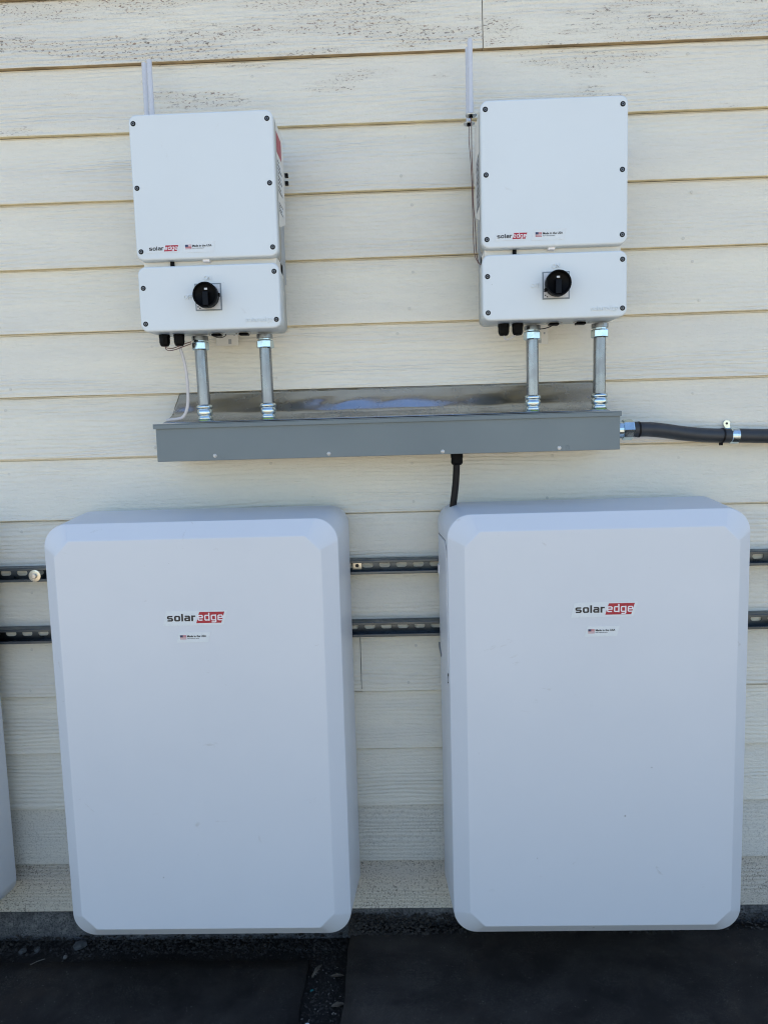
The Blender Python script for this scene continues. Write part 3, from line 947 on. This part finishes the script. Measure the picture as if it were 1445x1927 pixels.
# ------------------------------------------------------------------ trough (wireway) and flashing
wz = 1.2595
tr = thing('wiring_trough', 'long grey painted steel wiring trough fixed to wall below the inverters', 'trough', (0.79, 0, wz))
ox = 0.79
link('trough_box', rbox('trough_box', .1545 - ox, 1.4265 - ox, -.1700, -.0015, 0, .1010, .0016, 2), 'grey', tr, smooth=True, weighted=True)
lid = link('lid', boxes('lid', [(.1490 - ox, 1.4290 - ox, -.1752, -.0020, .1014, .1040), (.1490 - ox, 1.4290 - ox, -.1752, -.1733, .0905, .1013)], .0007), 'grey', tr)
for ea, eb in ((.1490, .1508), (1.4272, 1.4290)):
    link('lid_end', rbox('lid_end', ea - ox, eb - ox, -.1730, -.0022, .0905, .1012, .0004), 'grey', lid)
for sx, sz in ((.3158, 1.2725), (.6315, 1.2698), (.9445, 1.2672), (1.2620, 1.2684)):
    s = link('screw', lathe('screw', [(.0001, -.0012), (.0010, -.0012), (.0014, -.0030), (.0028, -.0028), (.0038, -.0018), (.0042, -.0004), (.0052, -.0003), (.0052, 0)], (sx - ox, -.1701, sz - wz), (0, 1, 0), 16), 'zincdull', tr)
for sx, sz in ((.3370, 1.2718), (1.2845, 1.2688)):
    link('knockout', lathe('knockout', [(.0001, -.0004), (.0050, -.0004), (.0054, -.0008), (.0058, -.0004), (.0058, 0)], (sx - ox, -.1701, sz - wz), (0, 1, 0), 16), 'grey', tr)
# flashing: bent galvanised sheet tucked under the siding lap
prof = [(-.0022, 1.4578), (-.0100, 1.4500), (-.0210, 1.4405), (-.0320, 1.4310), (-.0430, 1.4215), (-.0540, 1.4120), (-.0640, 1.4035), (-.0720, 1.3965), (-.0790, 1.3915), (-.0900, 1.3865), (-.1080, 1.3805), (-.1230, 1.3750), (-.1400, 1.3710), (-.1640, 1.3665)]
belly = [0, .000, .004, .008, .010, .008, .004, -.001, -.003, -.002, 0, 0, 0, 0]   # pushed-in belly of the sheet
nx = 160
rnd = random.Random(9)
v, f = [], []
dents = [(rnd.uniform(.2, 1.4), rnd.uniform(.02, .07), rnd.uniform(-.0028, .0028)) for _ in range(16)]
for i in range(nx + 1):
    x = .1735 + (1.4000 - .1735) * i / nx
    for k, (y, z) in enumerate(prof):
        a = 1.0 if 5 <= k <= 10 else 0.55
        if k in (0, len(prof) - 1):
            a = 0.0
        d = sum(h * math.exp(-((x - c) / s) ** 2) for c, s, h in dents)
        d += 0.0012 * math.sin(x * 6.1 + k * .15) + (rnd.uniform(-.0008, .0008) if 6 <= k <= 9 else 0)
        bl = belly[k] * (math.exp(-((x - .66) / .13) ** 2) * (.8 + .35 * math.sin(x * 41 + k)) + .75 * math.exp(-((x - .88) / .09) ** 2) + .5 * math.exp(-((x - 1.08) / .05) ** 2) + .35 * math.exp(-((x - .21) / .03) ** 2) + .12 * math.sin(x * 23 + k * .7)) * .85
        v.append((x, y + d * a * .7 - bl * .55, z + d * a * .7 + bl * .75 + (.0012 * math.sin(x * 70) * .3 if k == 0 else 0)))
m = len(prof)
for i in range(nx):
    for k in range(m - 1):
        a = i * m + k
        f.append((a, a + 1, a + m + 1, a + m))
me = fromdata('flashing', v, f)
o = link('flashing', me, 'flash', smooth=True)
sol = o.modifiers.new('sol', 'SOLIDIFY')
sol.thickness = 0.0008
tag(o, 'dented galvanised flashing sheet curving from siding down onto the grey trough', 'flashing')

# ------------------------------------------------------------------ rigid conduits
def conduit(x0, x1, label):
    """from the switch box down to the trough"""
    yc = -.1200
    zt, zb = 1.6040, 1.3690
    root = thing('metal_conduit', label, 'conduit', (x1, yc, zb), 'upright conduits between inverters and trough')
    dx = x0 - x1
    L = zt - zb
    ax = Vector((dx, 0, L)).normalized()
    link('pipe', lathe('pipe', [(.0168, .018), (.0168, L - .02)], (0, 0, 0), ax, 28, False), 'emt', root, smooth=True)
    top = link('connector', lathe('connector', [(.0215, L - .0115), (.0225, L - .0110), (.0225, L - .0004), (.0215, L)], (0, 0, 0), ax, 28), 'emt', root)
    link('compression_nut', lathe('compression_nut', [(.0175, L - .0385), (.0230, L - .0375), (.0245, L - .0355), (.0245, L - .0190), (.0230, L - .0165), (.019, L - .0150), (.019, L - .0112)], (0, 0, 0), ax, 8), 'zinc', top)
    hub = link('hub', lathe('hub', [(.0205, .0030), (.0205, .0110), (.0185, .0135), (.0185, .0160), (.0215, .0185), (.0215, .0310), (.0195, .0325), (.0195, .0345), (.0222, .0365), (.0228, .0400), (.0215, .0440), (.0180, .0462)], (0, 0, 0), ax, 28), 'zinc', root, smooth=True)
    link('hub_gasket', lathe('hub_gasket', [(.0218, -.0005), (.0222, .0012), (.0215, .0030)], (0, 0, 0), ax, 28), 'gasket', hub)
conduit(0.2772, 0.2810, 'first upright steel conduit from the left, next to the white cable')
conduit(0.4591, 0.4606, 'second upright steel conduit from the left')
conduit(1.1995, 1.1997, 'third upright steel conduit from the left, below the right inverter')
conduit(1.3840, 1.3836, 'rightmost upright steel conduit below the right inverter')

# ------------------------------------------------------------------ cables and wires under the inverters
wire('white_cable', [(.2290, -.152, 1.5780), (.2310, -.150, 1.565), (.2352, -.146, 1.545), (.2402, -.142, 1.5065), (.2415, -.140, 1.4554), (.2375, -.140, 1.4100), (.2255, -.140, 1.3845), (.2100, -.140, 1.3780), (.1900, -.140, 1.3765), (.178, -.140, 1.374)],
     .0042, 'cable_white', 'thin white cable hanging from left inverter onto the grey trough', 'cable', 10)
wire('loop_wire', [(.1895, -.152, 1.5780), (.1905, -.152, 1.5690), (.2000, -.152, 1.5640), (.2200, -.158, 1.5660), (.2420, -.155, 1.5740), (.2600, -.145, 1.5820)],
     .0013, 'wire_brown', 'brown wire looping from left gland to first conduit, lower strand', 'wire', 6)
wire('loop_wire', [(.1870, -.152, 1.5780), (.1930, -.152, 1.5720), (.2080, -.152, 1.5700), (.2260, -.158, 1.5735), (.2450, -.150, 1.5820), (.2590, -.140, 1.5880)],
     .0013, 'wire_brown', 'brown wire looping from left gland to first conduit, upper strand', 'wire', 6)
wire('loop_wire', [(.3210, -.150, 1.6030), (.3320, -.150, 1.5965), (.3440, -.150, 1.5950), (.3550, -.150, 1.5985), (.3590, -.150, 1.6045)],
     .0012, 'wire_black', 'short black tether loop under the left inverter', 'wire', 6)
wire('loop_wire', [(1.1170, -.152, 1.5770), (1.1190, -.152, 1.5690), (1.1260, -.152, 1.5650), (1.1380, -.152, 1.5700), (1.1500, -.152, 1.5780)],
     .0022, 'cable_white', 'pale wire looping between both glands under the right inverter', 'wire', 6)
wire('loop_wire', [(1.2180, -.135, 1.5930), (1.2280, -.145, 1.5925), (1.2420, -.150, 1.5960), (1.2520, -.150, 1.6010)],
     .0013, 'wire_black', 'short black tether wire under right inverter beside third conduit', 'wire', 6)

# black cable with gland below the trough
bc = thing('black_cable', 'thick black cable dropping from trough bottom behind the right battery', 'cable', (0.9880, -.100, wz))
link('cable_gland', lathe('cable_gland', [(.0178, .001), (.0178, -.012), (.0165, -.0130), (.0170, -.0270), (.0140, -.0320), (.0105, -.0335)], (0, 0, 0), (0, 0, 1), 10), 'black', bc)
link('cable', tube('cable', [(-.0010, 0, -.030), (-.0025, 0, -.060), (-.0060, .002, -.10), (-.0120, .004, -.145), (-.0160, .010, -.19), (-.018, .02, -.25)], .0098, 14), 'wire_black', bc, smooth=True)

# ------------------------------------------------------------------ flexible conduit to the right
fx = thing('flexible_conduit', 'dark grey flexible conduit leaving the right end of the trough', 'conduit', (1.4290, -.090, 1.3125))
def rel(p):
    return (p[0] - 1.4290, p[1] + .090, p[2] - 1.3125)
path = [(1.478, -.090, 1.3128), (1.5086, -.090, 1.3127), (1.5400, -.083, 1.3115), (1.5800, -.072, 1.3070), (1.6417, -.054, 1.2980), (1.7078, -.041, 1.2910), (1.7646, -.034, 1.2880), (1.8200, -.031, 1.2865), (1.8961, -.030, 1.2835), (2.1, -.030, 1.279), (2.7, -.030, 1.270), (3.4, -.030, 1.262)]
link('hose', tube('hose', [rel(p) for p in path], .0208, 22, 10), 'flex', fx, smooth=True)
ft = link('fitting', lathe('fitting', [(.0240, 0), (.0275, .0008), (.0275, .0125), (.0245, .0140), (.0245, .0260), (.0238, .0300)], (0, 0, 0), (1, 0, 0), 28), 'zinc', fx)
link('fitting_nut', lathe('fitting_nut', [(.0245, .0255), (.0285, .0275), (.0294, .0300), (.0294, .0525), (.0280, .0555), (.0235, .0570)], (0, 0, 0), (1, 0, 0), 8), 'zinc', ft)
link('sleeve', lathe('sleeve', [(.0218, .0570), (.0222, .0580), (.0222, .0690), (.0215, .0700)], (0, 0, .0002), (1, 0, 0), 28), 'flex', ft)
def ring(name, c, d, r0, r1, h, mat, parent):
    return link(name, lathe(name, [(r0, -h), (r1, -h * .8), (r1, h * .8), (r0, h), (r0, -h)], c, d, 28, False), mat, parent)
ring('band', (.0730, 0, .0001), (1, 0, 0), .0205, .0226, .0028, 'wire_black', fx)
ct = thing('cable_tie', 'black cable tie round the flexible conduit beside the metal strap', 'cable tie', (1.7600, -.0345, 1.2882))
ring('loop', (0, 0, 0), (1, 0.08, -.10), .0205, .0226, .0024, 'wire_black', ct)
link('tie_head', rbox('tie_head', -.0130, -.0040, -.0190, -.0110, -.0275, -.0195, .001), 'black', ct)
ps = thing('pipe_strap', 'bright metal strap clamping the flexible conduit to the wall', 'strap', (1.7955, -.0315, 1.2872))
ring('band', (0, 0, 0), (1, 0.02, -.03), .0207, .0234, .0122, 'zinc', ps)
ear = [(.0180, 0)]
v, f = [], []
pts = []
for k in range(13):
    a = R(-20 + 220 * k / 12)
    pts.append((-.0085 + .0098 * math.cos(a), .0360 + .0098 * math.sin(a)))
pts += [(-.0105, .0200), (.0020, .0200)]
hole = [(-.0085 + .0034 * math.cos(2 * math.pi * k / 12), .0360 + .0034 * math.sin(2 * math.pi * k / 12)) for k in range(12)]
link('ear', quads('ear', [(pts, .0280, 0)], .0022), 'zinc', ps)
link('ear_screw', lathe('ear_screw', [(.0001, -.0006), (.0034, -.0006), (.0036, 0)], (-.0085, .0257, .0360), (0, 1, 0), 14), 'ink', ps)

# ------------------------------------------------------------------ litter on the ground
def leaf(x, y, z, L, Wd, rz, mat, label, curl=0.3, name='fallen_leaf', cat='leaf'):
    v, f = [], []
    n = 8
    for i in range(n + 1):
        t = i / n
        ww = Wd * 0.5 * math.sin(math.pi * min(1, t * 0.97 + 0.03)) ** 0.8 * (1 + .2 * math.sin(t * 17))
        zz = L * curl * 0.25 * math.sin(math.pi * t)
        for s in (-1, 0, 1):
            v.append((L * (t - .5), s * ww, zz + abs(s) * Wd * 0.12))
    for i in range(n):
        for s in (0, 1):
            a = i * 3 + s
            f.append((a, a + 1, a + 4, a + 3))
    o = link(name, fromdata(name, v, f), mat, None, (x, y, z))
    o.rotation_euler = (0.05, 0.03, rz)
    sm = o.modifiers.new('s', 'SOLIDIFY')
    sm.thickness = 0.0006
    return tag(o, label, cat, 'litter in the gap between mats')
leaf(.612, -.275, -.291, .040, .016, 0.3, 'bronze', 'wide brown fallen leaf beside the right mat edge', .3)
leaf(.600, -.165, -.291, .040, .012, 0.1, 'bronze', 'dim flat leaf further back beside the right mat edge', .15)
leaf(.538, -.150, -.288, .060, .012, 1.15, 'bronze', 'narrow forked dry leaf standing in the gap between mats', .5)
leaf(.531, -.220, -.292, .012, .006, 0.5, 'teal', 'tiny teal plastic scrap in the gap between mats', .3, 'plastic_scrap', 'scrap')
leaf(.534, -.343, -.291, .016, .012, 1.2, 'sticker', 'pale paper scrap at bottom edge in the gap between mats', .5, 'paper_scrap', 'scrap')
wire('dry_twig', [(-.352, -.128, -.2775), (-.335, -.116, -.2755), (-.318, -.104, -.2770)], .0010, 'crumb', 'pale dry grass stem lying on the left mat', 'twig', 5)

def stone(x, y, z, r, sq, mat, label, seed):
    rnd = random.Random(seed)
    bm = bmesh.new()
    bmesh.ops.create_icosphere(bm, subdivisions=2, radius=r)
    for q in bm.verts:
        k = 1 + rnd.uniform(-.16, .16)
        q.co = Vector((q.co.x * k * sq, q.co.y * k, q.co.z * k * .62))
    me = bpy.data.meshes.new('stone')
    bm.to_mesh(me)
    bm.free()
    o = link('stone', me, mat, None, (x, y, z))
    o.rotation_euler = (0, 0, rnd.uniform(0, 3))
    return tag(o, label, 'stone', 'stones along the foot of the wall')
stone(-.245, -.028, -.291, .017, 1.3, 'stone', 'largest grey stone by the bottom left corner of left battery', 1)
stone(-.420, -.050, -.293, .011, 1.2, 'stone', 'small stone at left photo edge at foot of wall', 2)
stone(-.375, -.042, -.294, .009, 1.4, 'stone', 'small stone in soil between left photo edge and left battery', 3)
stone(-.270, -.075, -.295, .007, 1.2, 'crumb', 'pale pebble in front of the largest grey stone', 4)
stone(-.355, -.330, -.276, .010, 1.2, 'stone', 'dark stone lying on left mat near the bottom left corner', 6)

def crumbs(name, n, area, smin, smax, mat, label, cat, seed):
    """uncountable grit: one object of many tiny chips"""
    rnd = random.Random(seed)
    v, f = [], []
    for _ in range(n):
        x, y, z = area(rnd)
        s = smin + (smax - smin) * rnd.random() ** 2.4
        a = rnd.uniform(0, 6.28)
        el = rnd.uniform(.35, 1.0)
        b = len(v)
        for k in range(4):
            t = a + k * math.pi / 2 + rnd.uniform(-.3, .3)
            e = 1.0 if k % 2 == 0 else el
            v.append((x + s * e * math.cos(t), y + s * e * math.sin(t), z + rnd.uniform(0, s * .25)))
        v.append((x, y, z + s * rnd.uniform(.25, .7)))
        f += [(b + k, b + (k + 1) % 4, b + 4) for k in range(4)]
    o = link(name, fromdata(name, v, f, False), mat)
    o['kind'] = 'stuff'
    return tag(o, label, cat)
crumbs('gap_litter', 1500, lambda r: (r.uniform(.512, .628), r.uniform(-.62, -.02), -.299), .0012, .0070, 'litter_dark', 'dark crumbled leaf litter filling the gap between mats', 'litter', 1)
crumbs('gap_grit', 420, lambda r: (r.uniform(.512, .628), -.62 + .50 * r.random() ** 1.4, -.298), .0006, .0042, 'crumb', 'pale grit scattered in the gap between mats', 'grit', 2)
crumbs('wall_foot_soil', 2600, lambda r: (r.uniform(-1.6, .62), -abs(r.gauss(0, .045)) + .002, -.299), .0015, .0095, 'litter_dark', 'dark soil and gravel along foot of wall at left', 'gravel', 3)
crumbs('wall_foot_grit', 500, lambda r: (r.uniform(-1.6, .62), -abs(r.gauss(.02, .05)) + .002, -.297), .001, .0055, 'stone', 'grey grit along the foot of the wall at left', 'grit', 4)
crumbs('mat_dust', 1600, lambda r: (r.uniform(.66, 2.1), r.uniform(-.70, -.03), -.2395), .0004, .0019, 'crumb', 'fine pale crumbs scattered over the right mat', 'dust', 5)
crumbs('left_mat_dust', 1100, lambda r: (r.uniform(-.6, .48), r.uniform(-.70, -.12), -.2805), .0004, .0020, 'crumb', 'fine pale crumbs scattered over the left mat', 'dust', 6)

crumbs('wall_foot_bank', 3600, lambda r: (lambda y: (.63 + 1.5 * r.random() ** 1.8, y, -.243 + .036 * max(0, 1 - abs(y) / .05) * r.random() ** .6))(-.055 * r.random()), .0020, .0100, 'litter_dark', 'dark soil crumbs banked against wall foot behind the right mat', 'soil', 8)

crumbs('left_wall_bank', 2600, lambda r: (lambda y: (-1.6 + 2.22 * r.random(), y, -.299 + .022 * max(0, 1 - abs(y) / .05) * r.random() ** .6))(-.06 * r.random()), .0020, .0110, 'litter_dark', 'dark soil crumbs banked against wall foot at left', 'soil', 9)
